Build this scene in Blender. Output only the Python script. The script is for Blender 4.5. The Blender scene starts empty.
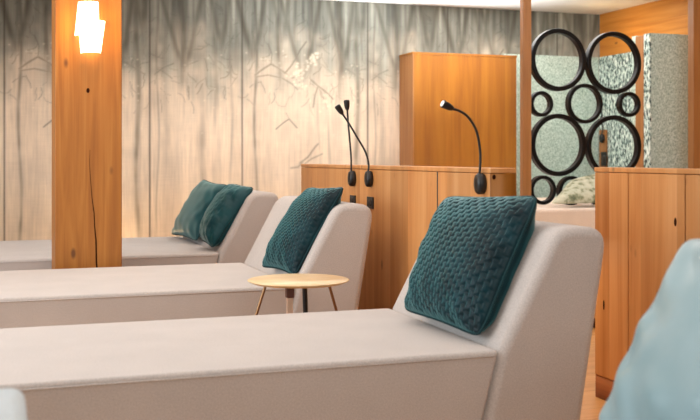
import bpy, bmesh, math, random
import numpy as np
from mathutils import Vector
random.seed(4)
rng = np.random.default_rng(7)
C = bpy.context.scene.collection
PI = math.pi

# ------------------------------------------------------------------ camera frame (used to read places off the photo)
F, HZ, CAMZ = 1007.0, 157.0, 1.05
ca, sa = 0.9455, 0.3256
def ray(px, py):
    rx = (px - 350.0) / F
    return Vector((ca * rx + sa, ca - sa * rx, (HZ - py) / F))
def on_n(px, py, n):
    r = ray(px, py); d = n / r.y
    return Vector((r.x * d, n, CAMZ + r.z * d))
def on_u(px, py, u):
    r = ray(px, py); d = u / r.x
    return Vector((u, r.y * d, CAMZ + r.z * d))

# ------------------------------------------------------------------ materials
def new_mat(name):
    m = bpy.data.materials.new(name); m.use_nodes = True
    nt = m.node_tree
    return m, nt, nt.nodes, nt.links, nt.nodes['Principled BSDF']
def lin(c):
    return tuple(((v / 255.0) / 12.92 if v / 255.0 <= .04045 else ((v / 255.0 + .055) / 1.055) ** 2.4) for v in c) + (1.0,)
def ramp(nodes, stops):
    r = nodes.new('ShaderNodeValToRGB')
    el = r.color_ramp.elements
    while len(el) < len(stops): el.new(.5)
    for e, (p, c) in zip(el, stops): e.position = p; e.color = c
    return r
def math_node(nodes, links, op, a, b=None):
    n = nodes.new('ShaderNodeMath'); n.operation = op
    for i, v in enumerate((a, b)):
        if v is None: continue
        if isinstance(v, (int, float)): n.inputs[i].default_value = v
        else: links.new(v, n.inputs[i])
    return n.outputs[0]

def wood(name, cols, grain='z', plank=0.16, plank_axis='y', rough=.45, knots=True, var=.35, seed=0.0, gscale=1.0):
    m, nt, N, L, P = new_mat(name)
    tc = N.new('ShaderNodeTexCoord')
    sep = N.new('ShaderNodeSeparateXYZ'); L.new(tc.outputs['Object'], sep.inputs[0])
    ax = {'x': 0, 'y': 1, 'z': 2}
    idx = math_node(N, L, 'FLOOR', math_node(N, L, 'DIVIDE', math_node(N, L, 'ADD', sep.outputs[ax[plank_axis]], seed), plank))
    wn = N.new('ShaderNodeTexWhiteNoise'); wn.noise_dimensions = '1D'; L.new(idx, wn.inputs['W'])
    # shift the grain from plank to plank
    comb = N.new('ShaderNodeCombineXYZ')
    off = math_node(N, L, 'MULTIPLY', wn.outputs['Value'], 7.0)
    for i in range(3): L.new(math_node(N, L, 'ADD', sep.outputs[i], off), comb.inputs[i])
    mp = N.new('ShaderNodeMapping'); L.new(comb.outputs[0], mp.inputs[0])
    sc = [22.0 * gscale] * 3; sc[ax[grain]] = 1.3 * gscale
    mp.inputs['Scale'].default_value = sc
    n1 = N.new('ShaderNodeTexNoise'); n1.inputs['Scale'].default_value = 1.0; n1.inputs['Detail'].default_value = 5
    n1.inputs['Distortion'].default_value = .6; L.new(mp.outputs[0], n1.inputs['Vector'])
    mp2 = N.new('ShaderNodeMapping'); L.new(comb.outputs[0], mp2.inputs[0])
    sc2 = [120.0] * 3; sc2[ax[grain]] = 3.0; mp2.inputs['Scale'].default_value = sc2
    n2 = N.new('ShaderNodeTexNoise'); n2.inputs['Detail'].default_value = 3; n2.inputs['Scale'].default_value = 1.0
    L.new(mp2.outputs[0], n2.inputs['Vector'])
    v = math_node(N, L, 'ADD', math_node(N, L, 'MULTIPLY', n1.outputs[0], .82), math_node(N, L, 'MULTIPLY', n2.outputs[0], .18))
    r = ramp(N, [(.3, lin(cols[0])), (.5, lin(cols[1])), (.72, lin(cols[2]))]); L.new(v, r.inputs[0])
    hsv = N.new('ShaderNodeHueSaturation'); L.new(r.outputs[0], hsv.inputs['Color'])
    L.new(math_node(N, L, 'ADD', math_node(N, L, 'MULTIPLY', wn.outputs['Value'], var), 1.0 - var * .55), hsv.inputs['Value'])
    out = hsv.outputs[0]
    if knots:
        mpk = N.new('ShaderNodeMapping'); L.new(comb.outputs[0], mpk.inputs[0])
        sk = [7.0] * 3; sk[ax[grain]] = 3.2; mpk.inputs['Scale'].default_value = sk
        vo = N.new('ShaderNodeTexVoronoi'); vo.inputs['Scale'].default_value = 1.0; L.new(mpk.outputs[0], vo.inputs['Vector'])
        kr = ramp(N, [(.05, (1, 1, 1, 1)), (.12, (0, 0, 0, 1))]); L.new(vo.outputs['Distance'], kr.inputs[0])
        mx = N.new('ShaderNodeMixRGB'); L.new(math_node(N, L, 'MULTIPLY', kr.outputs[0], .75), mx.inputs[0])
        L.new(out, mx.inputs[1]); mx.inputs[2].default_value = lin((70, 32, 14)); out = mx.outputs[0]
    # dark joint between planks
    fr = math_node(N, L, 'FRACT', math_node(N, L, 'DIVIDE', math_node(N, L, 'ADD', sep.outputs[ax[plank_axis]], seed), plank))
    jt = math_node(N, L, 'LESS_THAN', fr, .012)
    mj = N.new('ShaderNodeMixRGB'); L.new(math_node(N, L, 'MULTIPLY', jt, .18), mj.inputs[0]); L.new(out, mj.inputs[1]); mj.inputs[2].default_value = lin((70, 36, 18))
    L.new(mj.outputs[0], P.inputs['Base Color'])
    P.inputs['Roughness'].default_value = rough
    bp = N.new('ShaderNodeBump'); bp.inputs['Strength'].default_value = .12; bp.inputs['Distance'].default_value = .002
    L.new(v, bp.inputs['Height']); L.new(bp.outputs[0], P.inputs['Normal'])
    return m

def fabric(name, col, sheen=.15):
    m, nt, N, L, P = new_mat(name)
    tc = N.new('ShaderNodeTexCoord')
    n1 = N.new('ShaderNodeTexNoise'); n1.inputs['Scale'].default_value = 260; n1.inputs['Detail'].default_value = 2
    n2 = N.new('ShaderNodeTexNoise'); n2.inputs['Scale'].default_value = 5; n2.inputs['Detail'].default_value = 3
    L.new(tc.outputs['Object'], n1.inputs[0]); L.new(tc.outputs['Object'], n2.inputs[0])
    c = np.array(lin(col)[:3])
    r = ramp(N, [(.3, tuple(c * .78) + (1,)), (.7, tuple(np.minimum(c * 1.14, 1)) + (1,))])
    L.new(math_node(N, L, 'ADD', math_node(N, L, 'MULTIPLY', n1.outputs[0], .8), math_node(N, L, 'MULTIPLY', n2.outputs[0], .2)), r.inputs[0])
    L.new(r.outputs[0], P.inputs['Base Color'])
    P.inputs['Roughness'].default_value = .92; P.inputs['Specular IOR Level'].default_value = .15
    P.inputs['Sheen Weight'].default_value = sheen; P.inputs['Sheen Roughness'].default_value = .5
    bp = N.new('ShaderNodeBump'); bp.inputs['Strength'].default_value = .25; bp.inputs['Distance'].default_value = .001
    L.new(n1.outputs[0], bp.inputs['Height']); L.new(bp.outputs[0], P.inputs['Normal'])
    return m

def velvet(name, dark, mid, sheen_col, sheen=.9, rough=.45, spec=.35, sheen_mix=.0):
    m, nt, N, L, P = new_mat(name)
    tc = N.new('ShaderNodeTexCoord')
    n2 = N.new('ShaderNodeTexNoise'); n2.inputs['Scale'].default_value = 9; n2.inputs['Detail'].default_value = 4
    L.new(tc.outputs['Object'], n2.inputs[0])
    r = ramp(N, [(.3, lin(dark)), (.75, lin(mid))]); L.new(n2.outputs[0], r.inputs[0])
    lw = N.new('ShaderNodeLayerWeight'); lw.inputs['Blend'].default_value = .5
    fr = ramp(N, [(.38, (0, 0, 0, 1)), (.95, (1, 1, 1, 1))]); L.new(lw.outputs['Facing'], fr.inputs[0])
    mx = N.new('ShaderNodeMixRGB'); L.new(math_node(N, L, 'MULTIPLY', fr.outputs[0], sheen_mix), mx.inputs[0]); L.new(r.outputs[0], mx.inputs[1]); mx.inputs[2].default_value = lin(sheen_col)  # sheen painted into the base colour: lighter at grazing view angles
    L.new(mx.outputs[0], P.inputs['Base Color'])
    P.inputs['Roughness'].default_value = rough; P.inputs['Specular IOR Level'].default_value = spec
    P.inputs['Sheen Weight'].default_value = sheen; P.inputs['Sheen Roughness'].default_value = .35
    P.inputs['Sheen Tint'].default_value = lin(sheen_col)
    return m

def plain(name, col, rough=.5, metal=0.0, spec=.5, var=.06):
    m, nt, N, L, P = new_mat(name)
    tc = N.new('ShaderNodeTexCoord')
    n = N.new('ShaderNodeTexNoise'); n.inputs['Scale'].default_value = 14; n.inputs['Detail'].default_value = 4
    L.new(tc.outputs['Object'], n.inputs[0])
    c = np.array(lin(col)[:3])
    r = ramp(N, [(.3, tuple(c * (1 - var)) + (1,)), (.7, tuple(np.minimum(c * (1 + var), 1)) + (1,))]); L.new(n.outputs[0], r.inputs[0])
    L.new(r.outputs[0], P.inputs['Base Color'])
    P.inputs['Roughness'].default_value = rough; P.inputs['Metallic'].default_value = metal; P.inputs['Specular IOR Level'].default_value = spec
    return m

def speckle(name, stops, scale, stretch=1.0, rough=.35):
    m, nt, N, L, P = new_mat(name)
    tc = N.new('ShaderNodeTexCoord')
    mp = N.new('ShaderNodeMapping'); mp.inputs['Scale'].default_value = (1, 1, 1 / stretch); L.new(tc.outputs['Object'], mp.inputs[0])
    n = N.new('ShaderNodeTexNoise'); n.inputs['Scale'].default_value = scale; n.inputs['Detail'].default_value = 3; n.inputs['Roughness'].default_value = .75
    L.new(mp.outputs[0], n.inputs[0])
    v = N.new('ShaderNodeTexVoronoi'); v.inputs['Scale'].default_value = scale * 1.4; L.new(mp.outputs[0], v.inputs['Vector'])
    val = math_node(N, L, 'ADD', math_node(N, L, 'MULTIPLY', n.outputs[0], .75), math_node(N, L, 'MULTIPLY', v.outputs['Distance'], .3))
    r = ramp(N, [(p, lin(c)) for p, c in stops]); L.new(val, r.inputs[0])
    L.new(r.outputs[0], P.inputs['Base Color'])
    P.inputs['Roughness'].default_value = rough
    bp = N.new('ShaderNodeBump'); bp.inputs['Strength'].default_value = .5; bp.inputs['Distance'].default_value = .006
    L.new(val, bp.inputs['Height']); L.new(bp.outputs[0], P.inputs['Normal'])
    return m

def glow(name, col, strength):
    m, nt, N, L, P = new_mat(name)
    P.inputs['Base Color'].default_value = lin(col)
    P.inputs['Emission Color'].default_value = lin(col)
    P.inputs['Emission Strength'].default_value = strength
    P.inputs['Roughness'].default_value = .4
    return m

M_post = wood('post larch', [(150, 88, 26), (173, 108, 38), (190, 128, 56)], 'z', .19, 'x', .5, True, .10, .02)
M_head = wood('headboard larch', [(184, 118, 60), (207, 146, 86), (220, 166, 112)], 'z', .23, 'y', .5, True, .26, .05, .45)
M_cab = wood('cabinet wood', [(126, 72, 12), (147, 89, 18), (162, 104, 30)], 'z', .30, 'x', .45, False, .08, .3, .55)
M_slim = wood('slim post wood', [(140, 90, 44), (156, 104, 56), (168, 118, 70)], 'z', .3, 'x', .45, False, .05)
M_rwall = wood('right wall cladding', [(184, 112, 38), (200, 130, 50), (212, 146, 66)], 'y', .34, 'z', .5, True, .10, .1)
M_floor = wood('floor planks', [(194, 132, 66), (214, 154, 88), (226, 172, 108)], 'x', .14, 'y', .32, True, .22)
M_table = wood('table top maple', [(206, 168, 116), (230, 200, 152), (238, 214, 172)], 'x', .5, 'y', .35, False, .05, .21, .8)
M_plinth = wood('plinth wood', [(140, 76, 36), (168, 98, 52), (186, 118, 66)], 'y', .5, 'z', .5, False, .05)
M_fab = fabric('beige upholstery', (194, 186, 180))
M_fabbed = fabric('cream bed cover', (226, 206, 188))
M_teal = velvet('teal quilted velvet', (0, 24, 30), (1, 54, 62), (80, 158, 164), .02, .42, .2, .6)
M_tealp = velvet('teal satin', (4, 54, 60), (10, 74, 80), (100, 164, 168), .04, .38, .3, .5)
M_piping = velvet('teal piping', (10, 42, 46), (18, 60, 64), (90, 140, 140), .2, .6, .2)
M_aqua = velvet('pale aqua satin', (128, 158, 164), (142, 168, 174), (220, 240, 244), .2, .35, .4)
M_towel = fabric('pale towel', (196, 206, 210))
M_black = plain('black metal', (22, 21, 20), .38, .0, .5)
M_blackr = plain('black ring lacquer', (10, 11, 12), .4, .0, .22)
M_brass = plain('bronze metal', (150, 112, 78), .3, 1.0)
M_cream = plain('pale metal', (222, 190, 164), .4, .4)
M_brown = plain('dark brown bracket', (84, 42, 24), .45)
M_ceil = plain('ceiling plaster', (236, 234, 230), .9, 0, .1, .015)
M_dark = plain('dark crack', (52, 24, 10), .9, 0, .1)
M_hidden = plain('dark plinth', (54, 46, 40), .8)
M_pale = speckle('pale hammered glass', [(.30, (104, 128, 116)), (.42, (150, 174, 160)), (.52, (180, 198, 186)), (.66, (208, 222, 212))], 60, 1.2)
M_mosaic = speckle('dark speckled glass', [(.38, (14, 28, 28)), (.46, (50, 76, 72)), (.53, (168, 190, 180)), (.64, (232, 240, 230))], 38, 2.0)
M_leaf = speckle('leaf printed linen', [(.3, (84, 92, 66)), (.42, (126, 130, 100)), (.52, (182, 182, 156)), (.7, (202, 200, 178))], 13, 1.0, .8)
M_shade = glow('lit frosted glass', (255, 236, 200), 4.5)
M_lens = glow('small lamp lens', (240, 240, 236), .5)

# ------------------------------------------------------------------ mesh helpers
def obj(name, bm, mat, parent=None, loc=(0, 0, 0), smooth=True, bevel=0.0, seg=3, recalc=True):
    if recalc: bmesh.ops.recalc_face_normals(bm, faces=bm.faces[:])
    me = bpy.data.meshes.new(name); bm.to_mesh(me); bm.free()
    for p in me.polygons: p.use_smooth = smooth
    me.materials.append(mat)
    o = bpy.data.objects.new(name, me); C.objects.link(o)
    o.parent = parent; o.location = loc
    if bevel:
        b = o.modifiers.new('bevel', 'BEVEL'); b.width = bevel; b.segments = seg; b.limit_method = 'ANGLE'; b.angle_limit = math.radians(35)
        b.harden_normals = True
    return o
def thing(name, label, cat, loc=(0, 0, 0), group=None):
    o = bpy.data.objects.new(name, None); C.objects.link(o); o.empty_display_size = .1
    o.location = loc; o['label'] = label; o['category'] = cat
    if group: o['group'] = group
    return o
def tag(o, label, cat, group=None):
    o['label'] = label; o['category'] = cat
    if group: o['group'] = group
    return o
def struct(name, bm, mat, smooth=False, **k):
    o = obj(name, bm, mat, None, smooth=smooth, **k); o['kind'] = 'structure'; return o

def box(bm, a, b):
    vs = [bm.verts.new((x, y, z)) for z in (a[2], b[2]) for y in (a[1], b[1]) for x in (a[0], b[0])]
    for f in ((0, 2, 3, 1), (4, 5, 7, 6), (0, 1, 5, 4), (2, 6, 7, 3), (0, 4, 6, 2), (1, 3, 7, 5)):
        bm.faces.new([vs[i] for i in f])
    return bm
def boxes(*ab):
    bm = bmesh.new()
    for a, b in ab: box(bm, a, b)
    return bm
def prism(pts, y0, y1):
    """closed (x, z) outline pushed from y0 to y1"""
    bm = bmesh.new()
    A = [bm.verts.new((x, y0, z)) for x, z in pts]; B = [bm.verts.new((x, y1, z)) for x, z in pts]
    n = len(pts)
    bm.faces.new(A); bm.faces.new(B[::-1])
    for i in range(n): bm.faces.new((A[i], A[(i + 1) % n], B[(i + 1) % n], B[i]))
    return bm
def catmull(pts, n=8):
    P = [Vector(p) for p in pts]; P = [2 * P[0] - P[1]] + P + [2 * P[-1] - P[-2]]
    out = []
    for i in range(1, len(P) - 2):
        for k in range(n):
            t = k / n; a, b, c, d = P[i - 1:i + 3]
            out.append(.5 * ((2 * b) + (-a + c) * t + (2 * a - 5 * b + 4 * c - d) * t * t + (-a + 3 * b - 3 * c + d) * t ** 3))
    out.append(P[-2]); return out
def tube(bm, pts, r, seg=10, closed=False):
    pts = [Vector(p) for p in pts]; n = len(pts)
    rs = r if isinstance(r, (list, tuple)) else [r] * n
    rings = []; prev = None
    for i, p in enumerate(pts):
        if closed: t = pts[(i + 1) % n] - pts[i - 1]
        else: t = pts[min(i + 1, n - 1)] - pts[max(i - 1, 0)]
        t.normalize()
        if prev is None:
            a = Vector((0, 0, 1)) if abs(t.z) < .9 else Vector((1, 0, 0))
            x = t.cross(a).normalized()
        else: x = (prev - t * prev.dot(t)).normalized()
        prev = x; y = t.cross(x)
        rings.append([bm.verts.new(p + (x * math.cos(2 * PI * k / seg) + y * math.sin(2 * PI * k / seg)) * rs[i]) for k in range(seg)])
    for i in range(n if closed else n - 1):
        a, b = rings[i], rings[(i + 1) % n]
        for k in range(seg): bm.faces.new((a[k], a[(k + 1) % seg], b[(k + 1) % seg], b[k]))
    if not closed: bm.faces.new(rings[0][::-1]); bm.faces.new(rings[-1])
    return bm
def lathe(bm, prof, center=(0, 0, 0), seg=48, sx=1.0, sy=1.0):
    cx, cy, cz = center; rings = []
    for r, z in prof:
        rings.append([bm.verts.new((cx + sx * r * math.cos(2 * PI * k / seg), cy + sy * r * math.sin(2 * PI * k / seg), cz + z)) for k in range(seg)])
    for a, b in zip(rings, rings[1:]):
        for k in range(seg): bm.faces.new((a[k], a[(k + 1) % seg], b[(k + 1) % seg], b[k]))
    bm.faces.new(rings[0][::-1]); bm.faces.new(rings[-1])
    return bm

# ------------------------------------------------------------------ the setting
U0, U1, N0, N1, H = -3.4, 5.57, -.6, 8.6, 2.457
struct('floor', boxes(((U0, N0, -.1), (U1 + .2, N1 + .2, 0))), M_floor)
struct('ceiling', boxes(((U0, N0, H), (U1 + .2, N1 + .2, H + .1))), M_ceil)
struct('wall_right', boxes(((U1, N0, 0), (U1 + .15, N1, H))), M_rwall)

# mural: winter forest printed on tall panels, one printed tile repeated along the wall
TILE, ZTOP, RES = 1.96, H, .008
tw, th = int(round(TILE / RES)), int(round(ZTOP / RES)) + 1
def paint_tile():
    uu = np.arange(tw) * RES; zz = np.arange(th) * RES
    Ug, Zg = np.meshgrid(uu, zz)                           # rows = height
    def smooth_noise(sx, sz, seed):
        r = np.random.default_rng(seed)
        nx, nz = max(2, int(tw * RES / sx)), max(2, int(th * RES / sz)) + 2
        g = r.random((nz, nx)); xi = (Ug / TILE * nx) % nx; zi = np.clip(Zg / ZTOP * (nz - 1.001), 0, nz - 1.001)
        x0 = np.floor(xi).astype(int); z0 = np.floor(zi).astype(int); fx = xi - x0; fz = zi - z0
        fx = fx * fx * (3 - 2 * fx); fz = fz * fz * (3 - 2 * fz)
        x1 = (x0 + 1) % nx
        return (g[z0, x0] * (1 - fx) + g[z0, x1] * fx) * (1 - fz) + (g[z0 + 1, x0] * (1 - fx) + g[z0 + 1, x1] * fx) * fz
    v = .5 * smooth_noise(.35, .35, 1) + .3 * smooth_noise(.12, .16, 2) + .2 * smooth_noise(.05, .07, 3)
    st = .6 * smooth_noise(.07, 1.4, 4) + .4 * smooth_noise(.025, .9, 5)
    # height of the grey canopy over the pale mist
    t = np.clip((Zg - 1.50 + (v - .5) * .75 + (st - .5) * .45) / .72, 0, 1); t = t * t * (3 - 2 * t)
    pale, grey, low = np.array([226, 209, 186.]), np.array([124, 124, 114.]), np.array([202, 182, 154.])
    img = pale * (1 - t[..., None]) + grey * t[..., None]
    lo = np.clip((1.02 - Zg + (v - .5) * .5) / .6, 0, 1)[..., None] * .7
    img = img * (1 - lo) + low * lo
    img *= (1 + (st - .5)[..., None] * (.14 + .60 * t[..., None])) * (1 + (v - .5)[..., None] * .18)
    dark = np.zeros((th, tw)); light = np.zeros((th, tw))
    def line(pts, w, amt, layer=None, soft=1.0):
        L = dark if layer is None else layer
        for (a, b), (c, d) in zip(pts, pts[1:]):
            n = max(2, int(math.hypot(c - a, d - b) / (RES * .5)))
            for k in range(n + 1):
                x = a + (c - a) * k / n; z = b + (d - b) * k / n
                R = int(w * 2.2 / RES) + 1; xi = int(x / RES); zi = int(z / RES)
                for q in range(-R, R + 1):
                    for p in range(-R, R + 1):
                        yy = zi + q
                        if 0 <= yy < th:
                            dd = math.hypot((xi + p) * RES - x, yy * RES - z) / w
                            val = amt * math.exp(-dd * dd * soft)
                            if val > L[yy, (xi + p) % tw]: L[yy, (xi + p) % tw] = val
    def trunk(u, z0, z1, w, amt):
        g = np.exp(-((Ug - u + .012 * np.sin(Zg * 5 + u * 9)) / w) ** 2) * np.clip((Zg - z0) / .3, 0, 1) * np.clip((z1 - Zg) / .3 + .2, 0, 1)
        np.maximum(dark, amt * g * (.6 + .8 * smooth_noise(.04, .1, int(u * 100))), out=dark)
    trunk(.12, .2, 3, .012, .55); trunk(.70, .2, 2.0, .010, .16); trunk(1.06, .3, 3, .022, .55)
    trunk(.33, 1.6, 3, .03, .6); trunk(.90, 1.5, 3, .035, .65); trunk(.62, 1.7, 3, .022, .5); trunk(1.44, 1.6, 3, .03, .55); trunk(.80, .4, 1.4, .012, .3); trunk(1.62, .3, 1.5, .03, .3); trunk(1.30, .9, 3, .03, .22)
    trunk(1.23, .3, 3, .008, .34); trunk(1.72, 1.2, 3, .018, .30); trunk(1.86, .4, 3, .010, .25); trunk(.48, 1.8, 3, .02, .28)
    vfade = np.clip((Zg - 1.75) / .6, 0, 1)
    for u, sp, z0 in ((.10, .17, 1.9), (.36, .12, 2.05), (.56, .20, 1.75), (.93, .15, 1.85), (1.10, .09, 2.1), (1.46, .21, 1.80), (1.78, .13, 2.0)):
        for sg in (-1, .7):                                   # dim forked trunks lost in the grey
            uc = u + sg * sp * np.clip((Zg - z0) / .65, 0, 2) ** .85
            d_ = np.abs(((Ug - uc + TILE / 2) % TILE) - TILE / 2)
            g = np.exp(-(d_ / (.020 + .012 * v)) ** 2) * (Zg > z0 - .05) * np.clip((Zg - z0 + .05) / .2, 0, 1)
            np.maximum(dark, .85 * g * (.35 + .9 * v), out=dark)
    def px(p): 
        w = on_n(p[0], p[1], N1); return (w.x - 1.967, w.z)
    def pl(pts, w, amt, layer=None): line([px(p) for p in pts], w, amt, layer)
    pl([(255, 75), (263, 69), (271, 64), (278, 68), (285, 73), (291, 66), (296, 58), (300, 50), (306, 42)], .008, .62)
    pl([(255, 77), (268, 75), (282, 78), (292, 84), (298, 90)], .007, .5)
    pl([(271, 64), (272, 54), (268, 44)], .006, .45); pl([(285, 73), (292, 78), (300, 76)], .006, .45)
    pl([(311, 80), (318, 86), (326, 92), (333, 99)], .008, .6); pl([(318, 86), (315, 95), (313, 107)], .009, .55); pl([(320, 90), (324, 99)], .006, .45)
    pl([(276, 129), (283, 123), (289, 119), (297, 128)], .006, .75); pl([(289, 119), (286, 113)], .005, .4)
    pl([(300, 163), (308, 157), (315, 147), (318, 144)], .009, .6); pl([(303, 165), (311, 159), (322, 154)], .008, .5); pl([(291, 168), (298, 167), (303, 162)], .009, .5)
    pl([(345, 68), (354, 74), (363, 80)], .006, .45); pl([(372, 80), (379, 74), (388, 70)], .006, .5); pl([(374, 75), (380, 78), (387, 84)], .006, .45); pl([(379, 74), (378, 82)], .005, .35)
    r = random.Random(3)
    for k in range(190):                                       # fine twigs of the canopy
        x, z = r.random() * TILE, 1.5 + r.random() * .9; a = r.uniform(-2.6, -.5); pts = [(x, z)]
        for q in range(3):
            a += r.uniform(-.7, .7); x += math.cos(a) * .035; z += math.sin(a) * .035; pts.append((x, z))
        line(pts, .0045, .2 + .3 * r.random())
    for cx_, cy_, n, sp in ((313, 57, 16, .05), (297, 75, 20, .075), (302, 88, 10, .05), (310, 66, 8, .06), (322, 100, 6, .08)):   # pale blossom
        c = px((cx_, cy_))
        for k in range(n):
            x, z = c[0] + r.gauss(0, sp * .5), c[1] + r.gauss(0, sp * .6)
            line([(x, z), (x + .006, z)], .011, .5 + .2 * r.random(), light)
    for k in range(60):
        x, z = r.random() * TILE, 1.2 + r.random() * .8
        line([(x, z), (x + .004, z)], .007, .35, light)
    img = img * (1 - .62 * dark[..., None]) + np.array([62, 58, 48.]) * .62 * dark[..., None]
    img = img * (1 - light[..., None]) + np.array([252, 240, 214.]) * light[..., None]
    # the two joints between printed panels on a tile
    for u in (0.0, 1.163):
        d = np.abs(((Ug - u + TILE / 2) % TILE) - TILE / 2)
        g = np.exp(-(d / .007) ** 2)[..., None] * .68
        img = img * (1 - g) + np.array([58, 52, 46.]) * g
    return np.clip(img / 255, 0, 1)
tile = paint_tile()
tile_lin = np.where(tile <= .04045, tile / 12.92, ((tile + .055) / 1.055) ** 2.4)
ux = np.arange(U0, U1 + RES, RES); ux[-1] = U1
zz = np.minimum(np.arange(th) * RES, H)
nx_, nz_ = len(ux), len(zz)
gx, gz = np.meshgrid(ux, zz)
verts = np.stack([gx, np.full_like(gx, N1), gz], -1).reshape(-1, 3)
ii = (np.arange(nz_ - 1)[:, None] * nx_ + np.arange(nx_ - 1)[None, :]).ravel()
faces = np.stack([ii, ii + 1, ii + 1 + nx_, ii + nx_], 1)
me = bpy.data.meshes.new('wall_back')
me.vertices.add(len(verts)); me.vertices.foreach_set('co', verts.ravel())
me.loops.add(faces.size); me.loops.foreach_set('vertex_index', faces.ravel().astype(np.int32))
me.polygons.add(len(faces)); me.polygons.foreach_set('loop_start', (np.arange(len(faces)) * 4).astype(np.int32))
me.update(calc_edges=True); me.validate()
colr = np.ones((nz_, nx_, 4)); iu = np.floor(((ux - 1.967) % TILE) / RES).astype(int) % tw
colr[..., :3] = tile_lin[:nz_][:, iu]
att = me.color_attributes.new('print', 'FLOAT_COLOR', 'POINT'); att.data.foreach_set('color', colr.astype(np.float32).ravel())
m, nt, N, L, P = new_mat('forest mural')
va = N.new('ShaderNodeAttribute'); va.attribute_name = 'print'
tc = N.new('ShaderNodeTexCoord'); mp = N.new('ShaderNodeMapping'); mp.inputs['Scale'].default_value = (60, 60, 4); L.new(tc.outputs['Object'], mp.inputs[0])
nn = N.new('ShaderNodeTexNoise'); nn.inputs['Scale'].default_value = 1; nn.inputs['Detail'].default_value = 4; L.new(mp.outputs[0], nn.inputs[0])
mp2 = N.new('ShaderNodeMapping'); mp2.inputs['Scale'].default_value = (5, 5, 110); L.new(tc.outputs['Object'], mp2.inputs[0])
nn2 = N.new('ShaderNodeTexNoise'); nn2.inputs['Scale'].default_value = 1; nn2.inputs['Detail'].default_value = 2; L.new(mp2.outputs[0], nn2.inputs[0])
hs = N.new('ShaderNodeHueSaturation'); L.new(va.outputs['Color'], hs.inputs['Color'])
L.new(math_node(N, L, 'ADD', math_node(N, L, 'MULTIPLY', nn.outputs[0], .45), math_node(N, L, 'ADD', math_node(N, L, 'MULTIPLY', nn2.outputs[0], .16), .69)), hs.inputs['Value'])
L.new(hs.outputs[0], P.inputs['Base Color']); P.inputs['Roughness'].default_value = .75; P.inputs['Specular IOR Level'].default_value = .2
me.materials.append(m)
wb = bpy.data.objects.new('wall_back', me); C.objects.link(wb); wb['kind'] = 'structure'

# ------------------------------------------------------------------ big post with its sconce
pt = thing('timber_post', 'thick square timber post with a long crack, behind the middle lounger, carrying the lit sconce', 'post', (.45, 5.9, 0))
PN = 5.72
pl_, pr_ = on_n(55, 150, PN).x, on_n(122, 150, PN).x
obj('shaft', boxes(((pl_ - .45, PN - 5.9, 0), (pr_ - .45, PN + .40 - 5.9, H))), M_post, pt, bevel=.006, seg=2, smooth=True)
bm = bmesh.new()
crack = [(90, 150), (89.5, 165), (91, 185), (92, 198), (94, 212), (94.6, 226), (96, 240), (96.4, 262), (97.5, 275)]
cw = [.3, .35, .5, .6, .9, 1.0, 1.3, 1.6, 1.8]
Lv = [bm.verts.new(on_n(x - w * .5, y, PN - .0015) - Vector((.45, 5.9, 0))) for (x, y), w in zip(crack, cw)]
Rv = [bm.verts.new(on_n(x + w * .5, y, PN - .0015) - Vector((.45, 5.9, 0))) for (x, y), w in zip(crack, cw)]
for i in range(len(crack) - 1): bm.faces.new((Lv[i], Rv[i], Rv[i + 1], Lv[i + 1]))
obj('crack', bm, M_dark, pt)
bm = bmesh.new(); kc = on_n(88, 90.5, PN - .0015) - Vector((.45, 5.9, 0))
bm.faces.new([bm.verts.new(kc + Vector((.009 * math.cos(a), 0, .014 * math.sin(a)))) for a in np.linspace(0, 2 * PI, 14, endpoint=False)])
obj('knot', bm, M_dark, pt)

def half_shell(px_c, y_top, y_bot, w_top, w_bot, depth, back):
    """curved glass half standing off the post: outline from the photo, bulging towards the room"""
    bm = bmesh.new(); rows = []
    for k in range(13):
        t = k / 12; y = y_top + (y_bot - y_top) * t; w = w_top + (w_bot - w_top) * t
        cx_ = px_c[0] + (px_c[1] - px_c[0]) * t
        row = []
        for q in range(17):
            a = PI * q / 16
            p = on_n(cx_ - w / 2 * math.cos(a), y, PN); p.y = PN - back - depth * math.sin(a) * (w / w_bot if w_bot > w_top else w / w_top)
            row.append(bm.verts.new(p - SC))
        rows.append(row)
    for a, b in zip(rows, rows[1:]):
        for q in range(16): bm.faces.new((a[q], a[q + 1], b[q + 1], b[q]))
    return bm
SC = on_n(90, 30, PN) 
sc = thing('wall_sconce', 'lit white wall lamp of two overlapping frosted glass shells on the timber post', 'wall lamp', SC)
def solid(o, t):
    s = o.modifiers.new('solid', 'SOLIDIFY'); s.thickness = t; s.offset = 0
solid(obj('glass_shell', half_shell((88, 87), 2.6, 36, 19.5, 24.5, .055, .012), M_shade, sc), .003)
solid(obj('glass_shell', half_shell((91.5, 90.5), 22, 53.5, 26.5, 19.5, .075, .012), M_shade, sc), .003)
o0, o1 = on_n(84, 15, PN) - SC, on_n(96, 42, PN) - SC
obj('mounting_plate', boxes(((o0.x, -.012, o1.z), (o1.x, 0, o0.z))), M_cream, sc, bevel=.003)

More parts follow.
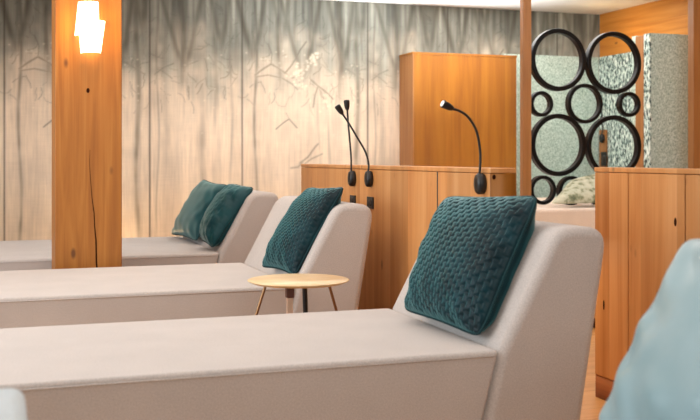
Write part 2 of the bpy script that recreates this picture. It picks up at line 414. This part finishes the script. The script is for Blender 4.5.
# ------------------------------------------------------------------ loungers
def rounded(pts, rad):
    """round the corners of an (x, z) outline; rad per corner"""
    out = []; n = len(pts)
    for i in range(n):
        p = Vector(pts[i]); a = Vector(pts[i - 1]); b = Vector(pts[(i + 1) % n]); r = rad[i]
        if r <= 0: out.append(tuple(p)); continue
        da = (a - p).normalized(); db = (b - p).normalized()
        for k in range(7):
            t = k / 6; s = p + da * r; e = p + db * r
            out.append(tuple((1 - t) ** 2 * s + 2 * t * (1 - t) * p + t * t * e))
    return out
def lounger(label, fold, n0, n1, length):
    t = thing('spa_lounger', label, 'lounger', (fold, n0, 0), 'beige spa loungers')
    w = n1 - n0
    seat = rounded([(0, .45), (-length, .45), (-length, .05), (-.105, .05)], [0, .04, 0, 0])
    o = obj('seat', prism(seat, 0, w), M_fab, t, bevel=.014, seg=4)
    back = rounded([(.004, .45), (.205, .828), (.400, .825), (.272, .05), (-.10, .05)], [0, .06, .085, 0, 0])
    o = obj('backrest', prism(back, -.004, w + .004), M_fab, t, bevel=.034, seg=4)
    obj('plinth', boxes(((-length + .06, .06, 0), (.20, w - .06, .05))), M_hidden, t)
    bm = bmesh.new()                                           # the seam round the top of the seat
    tube(bm, [(-.02, -.0005, .434), (-length + .03, -.0005, .434)], .0025, 6)
    obj('seam', bm, M_fab, t)
    return t
lounger('beige lounger in front of the small round table, holding the largest teal quilted cushion', 1.455, 2.80, 3.74, 1.95)
lounger('beige lounger behind the small round table, its back against the headboard with the lamps', 1.29, 4.525, 5.626, 1.95)
lounger('beige lounger behind the timber post, below the forest mural, with two teal cushions', 1.28, 6.22, 7.63, 1.95)
lounger('beige lounger hidden below the pale aqua cushion at the lower right corner', 1.44, 1.02, 1.96, 1.95)

# ------------------------------------------------------------------ cushions
def scale_quilt(a, b):
    """height of overlapping scales at (a, b), cells one unit wide"""
    best = 0.0
    row = math.floor(b * 2)
    for r in (row + 1, row, row - 1):
        off = .5 if r % 2 else 0.0
        cxx = math.floor(a - off + .5) + off; cyy = r * .5
        d = math.hypot((a - cxx) / .5, (b - cyy - .02) / .5 * .92)
        if b >= cyy - .02 and d < 1.0:
            return 1 - d ** 5 - .30 * (1 - d)
    return 0.0
def cushion(name, label, corners, tf, tb, mat, quilt=0.0, cells=14, n=72, group=None, piping=True, sag=.035, wrinkle=0.0, pmat=None, round_=0.06):
    bl, br, tr, tl = [Vector(c) for c in corners]
    ctr = (bl + br + tr + tl) / 4; base = Vector((ctr.x, ctr.y, min(c.z for c in (bl, br))))
    nrm = (br - bl).cross(tl - bl).normalized()
    th_ = thing(name, label, 'cushion', base, group)
    def surf(u, v):
        # pull the middles of the edges in a little, round the corners
        x, y = 2 * u - 1, 2 * v - 1
        x2 = x * (1 - sag * 2 * (1 - y * y) * abs(x) ** 2); y2 = y * (1 - sag * 2 * (1 - x * x) * abs(y) ** 2)
        k = (abs(x) * abs(y)) ** 8 * round_
        x2 *= 1 - k; y2 *= 1 - k
        u2, v2 = (x2 + 1) / 2, (y2 + 1) / 2
        return (bl * (1 - u2) + br * u2) * (1 - v2) + (tl * (1 - u2) + tr * u2) * v2
    def bulge(u, v):
        x, y = 2 * u - 1, 2 * v - 1
        return (max(0, 1 - abs(x) ** 2.6) * max(0, 1 - abs(y) ** 2.6)) ** .55
    lw = ((br - bl).length + (tr - tl).length) / 2; lh = (tl - bl).length
    bm = bmesh.new(); grids = []
    for side, tt in ((-1, tf), (1, tb)):
        g = []
        for j in range(n + 1):
            row = []
            for i in range(n + 1):
                # denser near the rims
                u = .5 - .5 * math.cos(PI * i / n) if quilt == 0 else i / n
                v = .5 - .5 * math.cos(PI * j / n) if quilt == 0 else j / n
                b = bulge(u, v); h = tt * b
                if quilt and side == -1: h += quilt * (scale_quilt((1 - v) * cells * lh / lw + .2 * math.sin(u * 9), u * cells * .8) - .6) * min(1, b * 2.2)
                if wrinkle:
                    rim = (1 - b) * b * 4
                    h += wrinkle * rim * (math.sin(u * 31 + 3 * math.sin(v * 7)) * .5 + math.sin((u + v) * 23) * .5 + math.sin(v * 27 + 2 * math.sin(u * 5)) * .5)
                row.append(bm.verts.new(surf(u, v) + nrm * (-side) * h - base))
            g.append(row)
        grids.append(g)
        for j in range(n):
            for i in range(n):
                q = (g[j][i], g[j][i + 1], g[j + 1][i + 1], g[j + 1][i])
                bm.faces.new(q if side == -1 else q[::-1])
    bmesh.ops.remove_doubles(bm, verts=bm.verts[:], dist=1e-5)
    obj('cover', bm, mat, th_)
    if piping:
        m_ = 28; ring = []
        for i in range(m_): ring.append(surf(i / m_, 0))
        for i in range(m_): ring.append(surf(1, i / m_))
        for i in range(m_): ring.append(surf(1 - i / m_, 1))
        for i in range(m_): ring.append(surf(0, 1 - i / m_))
        b2 = bmesh.new(); tube(b2, [p - base for p in ring], .005, 8, True)
        obj('piping', b2, pmat or M_piping, th_)
    return th_
# nrm points from the front grid's left-to-right order: bl (far side) -> br (near side), so it faces the foot of the lounger
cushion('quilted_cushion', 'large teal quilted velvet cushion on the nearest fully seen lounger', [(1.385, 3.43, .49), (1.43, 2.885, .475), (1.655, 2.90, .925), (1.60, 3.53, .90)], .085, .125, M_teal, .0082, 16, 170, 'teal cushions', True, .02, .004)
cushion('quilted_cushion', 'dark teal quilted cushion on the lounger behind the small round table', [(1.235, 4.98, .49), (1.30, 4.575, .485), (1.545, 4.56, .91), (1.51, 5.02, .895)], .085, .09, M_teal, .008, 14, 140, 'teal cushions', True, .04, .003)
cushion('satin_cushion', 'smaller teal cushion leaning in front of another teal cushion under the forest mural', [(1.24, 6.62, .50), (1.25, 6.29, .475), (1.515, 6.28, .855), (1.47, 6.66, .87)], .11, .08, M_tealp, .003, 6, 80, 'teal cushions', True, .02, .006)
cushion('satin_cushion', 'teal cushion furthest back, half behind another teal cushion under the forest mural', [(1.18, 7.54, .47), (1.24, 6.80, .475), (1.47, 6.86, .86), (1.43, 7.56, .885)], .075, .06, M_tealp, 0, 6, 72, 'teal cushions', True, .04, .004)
cushion('aqua_cushion', 'pale aqua satin cushion at the lower right corner, in front of the right headboard', [(1.21, 1.895, .455), (1.22, 1.34, .46), (1.47, 1.36, .875), (1.45, 1.89, .875)], .075, .06, M_aqua, 0, 6, 72, None, False, .02, .006)

# folded towel on the nearest lounger
tw_ = boxes(((-.36, -.17, 0), (.0, .17, .06)), ((-.355, -.165, .062), (-.004, .165, .122)), ((-.35, -.16, .124), (-.007, .16, .184)))
tw_o = obj('folded_towel', tw_, M_towel, None, (.045, 1.77, .452), bevel=.026, seg=4)
tag(tw_o, 'pale grey-blue folded towel cut off at the lower left corner of the photo', 'towel')

# ------------------------------------------------------------------ side table
TC = Vector((.0, 0, 0)); c0 = on_n(298.5, 279.3, 4.06); TC = Vector((c0.x, 4.06, 0)); tz = c0.z
tb = thing('side_table', 'small round wooden table on thin metal legs between two loungers', 'table', TC)
bm = bmesh.new(); lathe(bm, [(.0, tz - .022), (.190, tz - .014), (.209, tz - .006), (.213, tz - .002), (.210, tz), (.0, tz)], seg=72)
bmesh.ops.remove_doubles(bm, verts=bm.verts[:], dist=1e-5)
obj('table_top', bm, M_table, tb)
def leg(px_top, px_bot, dn, mat, r=.006):
    a = on_n(px_top, 284, 4.06 + dn) - TC; b = on_n(px_bot, 311, 4.06 + dn) - TC
    a.z = tz - .030; foot = a + (b - a) * (a.z / (a.z - b.z)) * .995; foot.z = .003
    P_ = [Vector((a.x * .90, dn, tz - .012)), Vector((a.x * .965, dn, tz - .018)), a, b, (b + foot) / 2, foot]
    return obj('leg', tube(bmesh.new(), catmull(P_, 6), r, 10), mat, tb)
leg(265, 257.5, .02, M_brass); leg(329, 336.5, .02, M_brass)
leg(304.5, 305.5, .12, M_black, .011)
fr = obj('leg', boxes(((-.013, -.006, 0), (.013, .006, tz - .055))), M_cream, tb, (on_n(289.7, 300, 3.95).x - TC.x, -.11, 0), bevel=.003)
obj('bracket', boxes(((-.014, -.011, tz - .06), (.017, .02, tz - .013))), M_brown, fr, (0, 0, 0), bevel=.003)

# ------------------------------------------------------------------ headboards
def headboard(label, u, n0, n1, th, joints, plinth, group='larch headboards'):
    t = thing('headboard', label, 'headboard', (u, n0, 0), group)
    z1 = 1.005; e = [n0] + joints + [n1]
    for a, b in zip(e, e[1:]):
        obj('front_panel', boxes(((0, a - n0 + .003, plinth), (.022, b - n0 - .003, z1 - .022))), M_head, t, bevel=.002, seg=1)
    obj('top_board', boxes(((-.001, -.004, z1 - .020), (th + .001, n1 - n0 + .002, z1))), M_head, t, bevel=.003, seg=2)
    obj('end_panel', boxes(((.0, -.003, plinth), (th, .0, z1 - .022))), M_cab, t)
    obj('core', boxes(((.022, .0, plinth), (th, n1 - n0, z1 - .022))), M_head, t)
    obj('base_board', boxes(((.003, .003, 0), (th - .003, n1 - n0 - .003, plinth - .002))), M_plinth, t)
    return t
A_U = 1.85
nA0, nA1 = on_u(490, 168, A_U).y, on_u(301, 164, A_U).y
nj = on_u(437.5, 170, A_U).y
headboard('long larch headboard carrying the black reading lamps, with a dark upright joint', A_U, nA0, nA1, .115, [nj], .10)
bm = boxes(((-.0015, -.004, .12), (.002, .004, .983)))
o = obj('joint_strip', bm, M_black, bpy.data.objects['headboard'], (0, nj - nA0, 0))
B_U = 2.45
headboard('larch headboard standing alone on the floor at the right, behind the pale aqua cushion', B_U, 2.15, on_u(594.5, 168, B_U).y, .12, [on_u(685, 170, B_U).y, on_u(628, 170, B_U).y], .10)

# knots in the two headboards
def knot(root, c, hw, hh):
    bm = bmesh.new(); c = c - root.location
    bm.faces.new([bm.verts.new(c + Vector((-.001, hw * math.cos(a), hh * math.sin(a)))) for a in np.linspace(0, 2 * PI, 14, endpoint=False)])
    obj('knot', bm, M_dark, root)
knot(bpy.data.objects['headboard.001'], on_u(675.5, 222, B_U), .008, .017)
knot(bpy.data.objects['headboard.001'], on_u(604, 305, B_U), .006, .022)
kr = on_n(494, 177, nA0 - .0045); rt = bpy.data.objects['headboard']
bm = bmesh.new(); kr = kr - rt.location
bm.faces.new([bm.verts.new(kr + Vector((.008 * math.cos(a), 0, .010 * math.sin(a)))) for a in np.linspace(0, 2 * PI, 14, endpoint=False)])
obj('knot', bm, M_dark, rt)

# reading lamps
def reading_lamp(label, base_px, neck, head_px, u, lens=False, group='black reading lamps'):
    b = on_u(base_px[0], base_px[1], u - .0005)
    t = thing('reading_lamp', label, 'lamp', b, group)
    bm = bmesh.new()                                           # rounded oval holder
    prof = [(.0, .0), (.030, .0), (.033, .006), (.033, .024), (.028, .032), (.012, .036), (.0, .036)]
    rows = []
    for r, d in prof:
        rows.append([bm.verts.new((-d, r * math.cos(a) * .95, r * math.sin(a) * 1.32)) for a in np.linspace(0, 2 * PI, 28, endpoint=False)])
    for p, q in zip(rows, rows[1:]):
        for k in range(28): bm.faces.new((p[k], p[(k + 1) % 28], q[(k + 1) % 28], q[k]))
    bmesh.ops.remove_doubles(bm, verts=bm.verts[:], dist=1e-5)
    obj('holder', bm, M_black, t)
    pts = [Vector((-.020, 0, .025))]
    for p in neck:
        q = on_n(p[0], p[1], b.y) - b; pts.append(q)
    obj('gooseneck', tube(bmesh.new(), catmull(pts, 8), .0052, 10), M_black, t)
    a = on_n(head_px[0][0], head_px[0][1], b.y) - b; c = on_n(head_px[1][0], head_px[1][1], b.y) - b
    d = c - a
    hd = obj('lamp_head', tube(bmesh.new(), [a, a + d * .1, a + d * .35, a + d * .9, c], [.008, .0105, .0145, .0165, .0165], 16), M_black, t)
    obj('lens', tube(bmesh.new(), [c - d * .02, c + d * .06], [.0135, .012], 16), M_lens if lens else M_black, hd)
    return t
reading_lamp('black gooseneck reading lamp standing straight up, first lamp from the left', (354.5, 178.5), [(351.2, 160), (350, 143), (348.4, 125), (347.3, 110)], [(347.3, 110), (346.6, 100.5)], A_U)
reading_lamp('black gooseneck reading lamp slanting left across the straight one', (371.5, 178.8), [(368.6, 164), (365.5, 152), (357, 137), (348, 122), (342.5, 114)], [(342.5, 114), (337.2, 106)], A_U)
reading_lamp('black gooseneck reading lamp bent over to a white tipped head, above the large teal cushion', (483.5, 183.7), [(480.2, 165), (480, 150), (476.5, 131), (468, 117), (459, 110.8), (453, 109)], [(453, 109), (442.5, 103.6)], A_U, True)
# sockets below the two left lamps
for (x0, y0, x1, y1), lab in (((351, 195, 356, 205), 'small black wall socket below the straight reading lamp'), ((368, 196.5, 374, 209), 'small black wall socket below the slanting reading lamp')):
    a, b = on_u(x0, y0, A_U), on_u(x1, y1, A_U)
    cc = (a + b) / 2; t = thing('power_socket', lab, 'socket', cc, 'black sockets in the headboard')
    hy, hz = abs(a.y - b.y) / 2, abs(a.z - b.z) / 2
    obj('cover_plate', boxes(((-.008, -hy, -hz), (0, hy, hz))), M_black, t, bevel=.002)
    obj('insert', boxes(((-.010, -hy * .6, -hz * .5), (-.008, hy * .6, hz * .5))), M_hidden, t)

# ------------------------------------------------------------------ tall cabinet at the back wall
CF = 8.28
cl, cr = on_n(414, 51.4, CF), on_n(516.5, 56, CF)
cz = (cl.z + cr.z) / 2
t = thing('tall_cabinet', 'tall plain larch cabinet against the forest mural behind the long headboard', 'cabinet', (cl.x, CF, 0))
wd = cr.x - cl.x
obj('body', boxes(((0, .022, .0), (wd, N1 - CF - .003, cz - .02))), M_cab, t)
obj('front_panel', boxes(((.0, 0, .06), (wd, .021, cz - .02))), M_cab, t, bevel=.002, seg=1)
obj('side_panel', boxes(((-.012, 0, 0), (0, N1 - CF - .003, cz - .02))), M_slim, t, bevel=.002, seg=1)
obj('top_board', boxes(((-.016, -.006, cz - .02), (wd + .004, N1 - CF - .003, cz))), M_cab, t, bevel=.003)

# ------------------------------------------------------------------ textured panels of the alcove
WZ = 2.03
x0 = cr.x + .02
t = obj('hammered_panel', boxes(((0, -.03, 0), (5.535 - x0, 0, WZ))), M_pale, None, (x0, N1 - .004, 0), smooth=False)
tag(t, 'pale green hammered glass panel across the back wall behind the black ring screen', 'wall panel', 'hammered glass panels')
t = obj('speckled_panel', boxes(((-.03, 0, 0), (0, N1 - .04 - 7.36, WZ))), M_mosaic, None, (U1 - .004, 7.36, 0), smooth=False)
tag(t, 'black and white speckled glass panel under the timber cladding, seen through the right hand rings', 'wall panel', 'hammered glass panels')
# partition at the right: sandwich of glass, wood, glass
pu = on_n(650, 100, 7.0).x
t = thing('partition_panel', 'tall pale green hammered glass partition with a wooden edge, between the rings and the right post', 'partition', (pu, 7.0, 0))
wz = on_n(650, 33, 7.0).z
obj('front_glass', boxes(((.012, 0, 0), (U1 - pu - .003, .02, wz))), M_pale, t, smooth=False)
obj('edge_glass', boxes(((0, 0, 0), (.012, .085, wz))), M_mosaic, t, smooth=False)
obj('wooden_edge', boxes(((-.004, .085, 0), (.1, .195, wz - .01))), M_slim, t, bevel=.002)
obj('rear_glass', boxes(((0, .195, 0), (U1 - pu - .003, .25, wz))), M_pale, t, smooth=False)

# ------------------------------------------------------------------ ring screen, slim posts
RN = 6.95
ring_spec = [((557.5, 60), 31.2), ((613, 63), 31.2), ((540.5, 104), 12.8), ((584, 103.7), 19.9), ((628.3, 104.5), 12.5),
             ((557.5, 145), 31.2), ((613, 146.5), 31.2), ((542, 190), 14.6), ((570.5, 190.5), 14.6), ((599, 191), 14.6), ((627, 191.5), 14.6)]
rb = on_n(584, 190, RN)
scr = thing('ring_screen', 'black openwork screen of large and small rings beside the slim post', 'screen', (rb.x, RN, .67))
bl_, BR = on_n(510.5, 196, 6.6).x, 4.98
for (p, hp) in ring_spec:
    c_ = on_n(p[0], p[1], RN); r_ = abs(on_n(p[0], p[1] - hp, RN).z - c_.z)
    bm = bmesh.new(); seg = 64; t_ = .036 if r_ > .2 else .028
    rows = []
    for rr, yy in ((r_, -.028), (r_, .028), (r_ - t_, .028), (r_ - t_, -.028)):
        rows.append([bm.verts.new((rr * math.cos(2 * PI * k / seg), yy, rr * math.sin(2 * PI * k / seg))) for k in range(seg)])
    for i in range(4):
        a, b = rows[i], rows[(i + 1) % 4]
        for k in range(seg): bm.faces.new((a[k], a[(k + 1) % seg], b[(k + 1) % seg], b[k]))
    obj('ring', bm, M_blackr, scr, c_ - Vector(scr.location), bevel=.005, seg=2)
obj('base_rail', boxes(((bl_ - rb.x, -.055, -.67), (BR - rb.x, .055, 0))), M_fabbed, scr, bevel=.004)
def slim(label, x0, x1, n, depth, z0=0):
    a, b = on_n(x0, 100, n), on_n(x1, 100, n)
    o = obj('timber_post', boxes(((0, 0, z0), (b.x - a.x, depth, H))), M_slim, None, (a.x, n, 0), bevel=.004, seg=2)
    tag(o, label, 'post', 'slim timber posts')
slim('slim orange timber post at the left side of the black ring screen', 523.0, 531.5, 6.90, .05, .671)
slim('slim timber post cut off at the right edge, above the right headboard', 693.5, 712, 6.55, .07)

# ------------------------------------------------------------------ platform bed and pillows
BZ = .675
bl_ = on_n(510.5, 196, 6.6).x
BR = 4.98
for y0, y1, lab in ((6.38, 6.88, 'raised cream upholstered platform in front of the black ring screen, carrying the leaf printed pillows'),
                    (7.02, 8.25, 'raised cream upholstered platform behind the black ring screen')):
    bd = thing('platform_bed', lab, 'bed', (bl_, y0, 0), 'raised platform beds')
    obj('mattress', boxes(((0, 0, .30), (BR - bl_, y1 - y0, BZ))), M_fabbed, bd, bevel=.025, seg=4)
    obj('base', boxes(((.03, .05, .0), (BR - .02 - bl_, y1 - y0 - .02, .30))), M_plinth, bd)
st = thing('bed_step', 'low wooden step in front of the raised bed', 'step', (2.75, 5.35, 0))
obj('tread', boxes(((0, 0, .06), (2.7, .9, .09))), M_table, st, bevel=.004)
obj('riser', boxes(((.02, .03, 0), (2.68, .9, .06))), M_brown, st)
cushion('leaf_print_pillow', 'sage leaf printed pillow lying on the raised bed against the rings', [(3.78, 6.50, BZ + .03), (4.45, 6.46, BZ + .035), (4.52, 6.76, BZ + .27), (4.12, 6.78, BZ + .19)], .06, .04, M_leaf, 0, 6, 40, 'leaf printed pillows', False, .03)
cushion('leaf_print_pillow', 'sage leaf printed pillow lower down, half hidden by the right headboard', [(4.10, 6.40, BZ + .03), (4.62, 6.40, BZ + .04), (4.70, 6.46, BZ + .13), (4.26, 6.45, BZ + .11)], .03, .02, M_leaf, 0, 6, 40, 'leaf printed pillows', False, .03)

# lamp and socket seen through the right lower ring
WU = U1 - .036
a, b = on_u(601, 130, WU), on_u(607.5, 166, WU)
o = obj('mounting_board', boxes(((-.02, b.y - a.y, b.z - a.z - .3), (0, 0, 0))), M_slim, None, a, bevel=.002)
tag(o, 'narrow wooden mounting board seen through the lower right big ring', 'board')
WL = WU - .0195
hb = on_u(603.4, 138.5, WL)
reading_lamp('black gooseneck reading lamp seen through the lower right big ring', (603.4, 138.5), [(602.5, 128), (602, 116), (601, 106)], [(601, 106), (599, 99)], WL)
a, b = on_u(601.6, 152, WL), on_u(607, 166, WL); cc = (a + b) / 2
t = thing('power_socket', 'black socket below the lamp seen through the rings', 'socket', cc, 'black sockets in the headboard')
hy, hz = abs(a.y - b.y) / 2, abs(a.z - b.z) / 2
obj('cover_plate', boxes(((-.008, -hy, -hz), (0, hy, hz))), M_black, t, bevel=.002)
obj('insert', boxes(((-.010, -hy * .6, -hz * .5), (-.008, hy * .6, hz * .5))), M_hidden, t)

# ------------------------------------------------------------------ light
def area(name, loc, target, size, energy, col, sy=None):
    l = bpy.data.lights.new(name, 'AREA'); l.energy = energy; l.color = col; l.size = size
    if sy: l.shape = 'RECTANGLE'; l.size_y = sy
    o = bpy.data.objects.new(name, l); C.objects.link(o); o.location = loc
    o.rotation_euler = (Vector(target) - Vector(loc)).to_track_quat('-Z', 'Y').to_euler(); return o
def point(name, loc, energy, col, r=.05):
    l = bpy.data.lights.new(name, 'POINT'); l.energy = energy; l.color = col; l.shadow_soft_size = r
    o = bpy.data.objects.new(name, l); C.objects.link(o); o.location = loc; return o
area('ceiling_light', (.6, 4.4, 2.42), (.6, 4.4, 0), 4.0, 75, (1, .965, .94), 5.0)
area('window_light', (-3.0, 3.9, 1.7), (1.5, 4.2, .7), 3.2, 122, (.84, .93, 1.0), 2.0)
area('room_light', (1.1, .1, 2.1), (2.0, 4.5, .7), 2.0, 34, (.98, .97, .95), 1.4)
area('wall_fill', (1.9, 6.0, 2.42), (1.9, 8.6, 1.0), 4.0, 12, (1, .95, .89), .5)  # added fill to brighten the mural, no fitting behind it
area('alcove_light', (4.4, 7.7, 2.42), (4.5, 7.9, 0), 1.6, 25, (1, .95, .90), 1.0)
area('partition_fill', (3.9, 5.0, 2.42), (5.0, 7.2, 1.1), 1.2, 42, (.90, .97, 1.0), .8)  # added fill aimed at the dim partition glass, not a real lamp
cfill = area('ceiling_fill', (3.0, 7.75, 1.02), (3.0, 7.76, 2.46), 2.2, 58, (.90, .95, 1.0), .5)  # unseen uplight added in mid-air to lift the ceiling, no cove exists
cfill.data.spread = math.radians(85)
area('cladding_light', (U1 - .10, 8.0, 2.06), (U1 + .05, 8.0, 2.4), .06, 1.2, (1, .66, .30), 1.0)
point('sconce_bulb', (SC.x, PN - .11, SC.z + .02), 5.5, (1, .56, .07), .04)
point('wall_washer', (1.70, 8.35, .45), 1.8, (1, .66, .34), .05)
point('wall_washer', (.85, 8.40, .35), 1.8, (1, .66, .34), .05)
area('floor_fill', (2.20, 4.05, .7), (2.22, 4.05, 0), .22, 2.2, (1, .80, .50))  # hidden fill added between the headboards to brighten and warm the floor
w = bpy.data.worlds.new('World'); bpy.context.scene.world = w; w.use_nodes = True
w.node_tree.nodes['Background'].inputs[0].default_value = (.90, .96, 1.0, 1); w.node_tree.nodes['Background'].inputs[1].default_value = .20

# ------------------------------------------------------------------ camera
cam = bpy.data.cameras.new('camera'); co = bpy.data.objects.new('camera', cam); C.objects.link(co)
co.location = (0, 0, CAMZ); co.rotation_euler = (PI / 2, 0, -math.atan2(sa, ca))
cam.sensor_width = 36; cam.lens = F / 700 * 36; cam.shift_y = -(210 - HZ) / 700
cam.dof.use_dof = True; cam.dof.focus_distance = 4.9; cam.dof.aperture_fstop = 4.0
cam.clip_start = .05
bpy.context.scene.camera = co
vs = bpy.context.scene.view_settings
vs.view_transform = 'Standard'; vs.look = 'None'; vs.exposure = 0; vs.gamma = 1
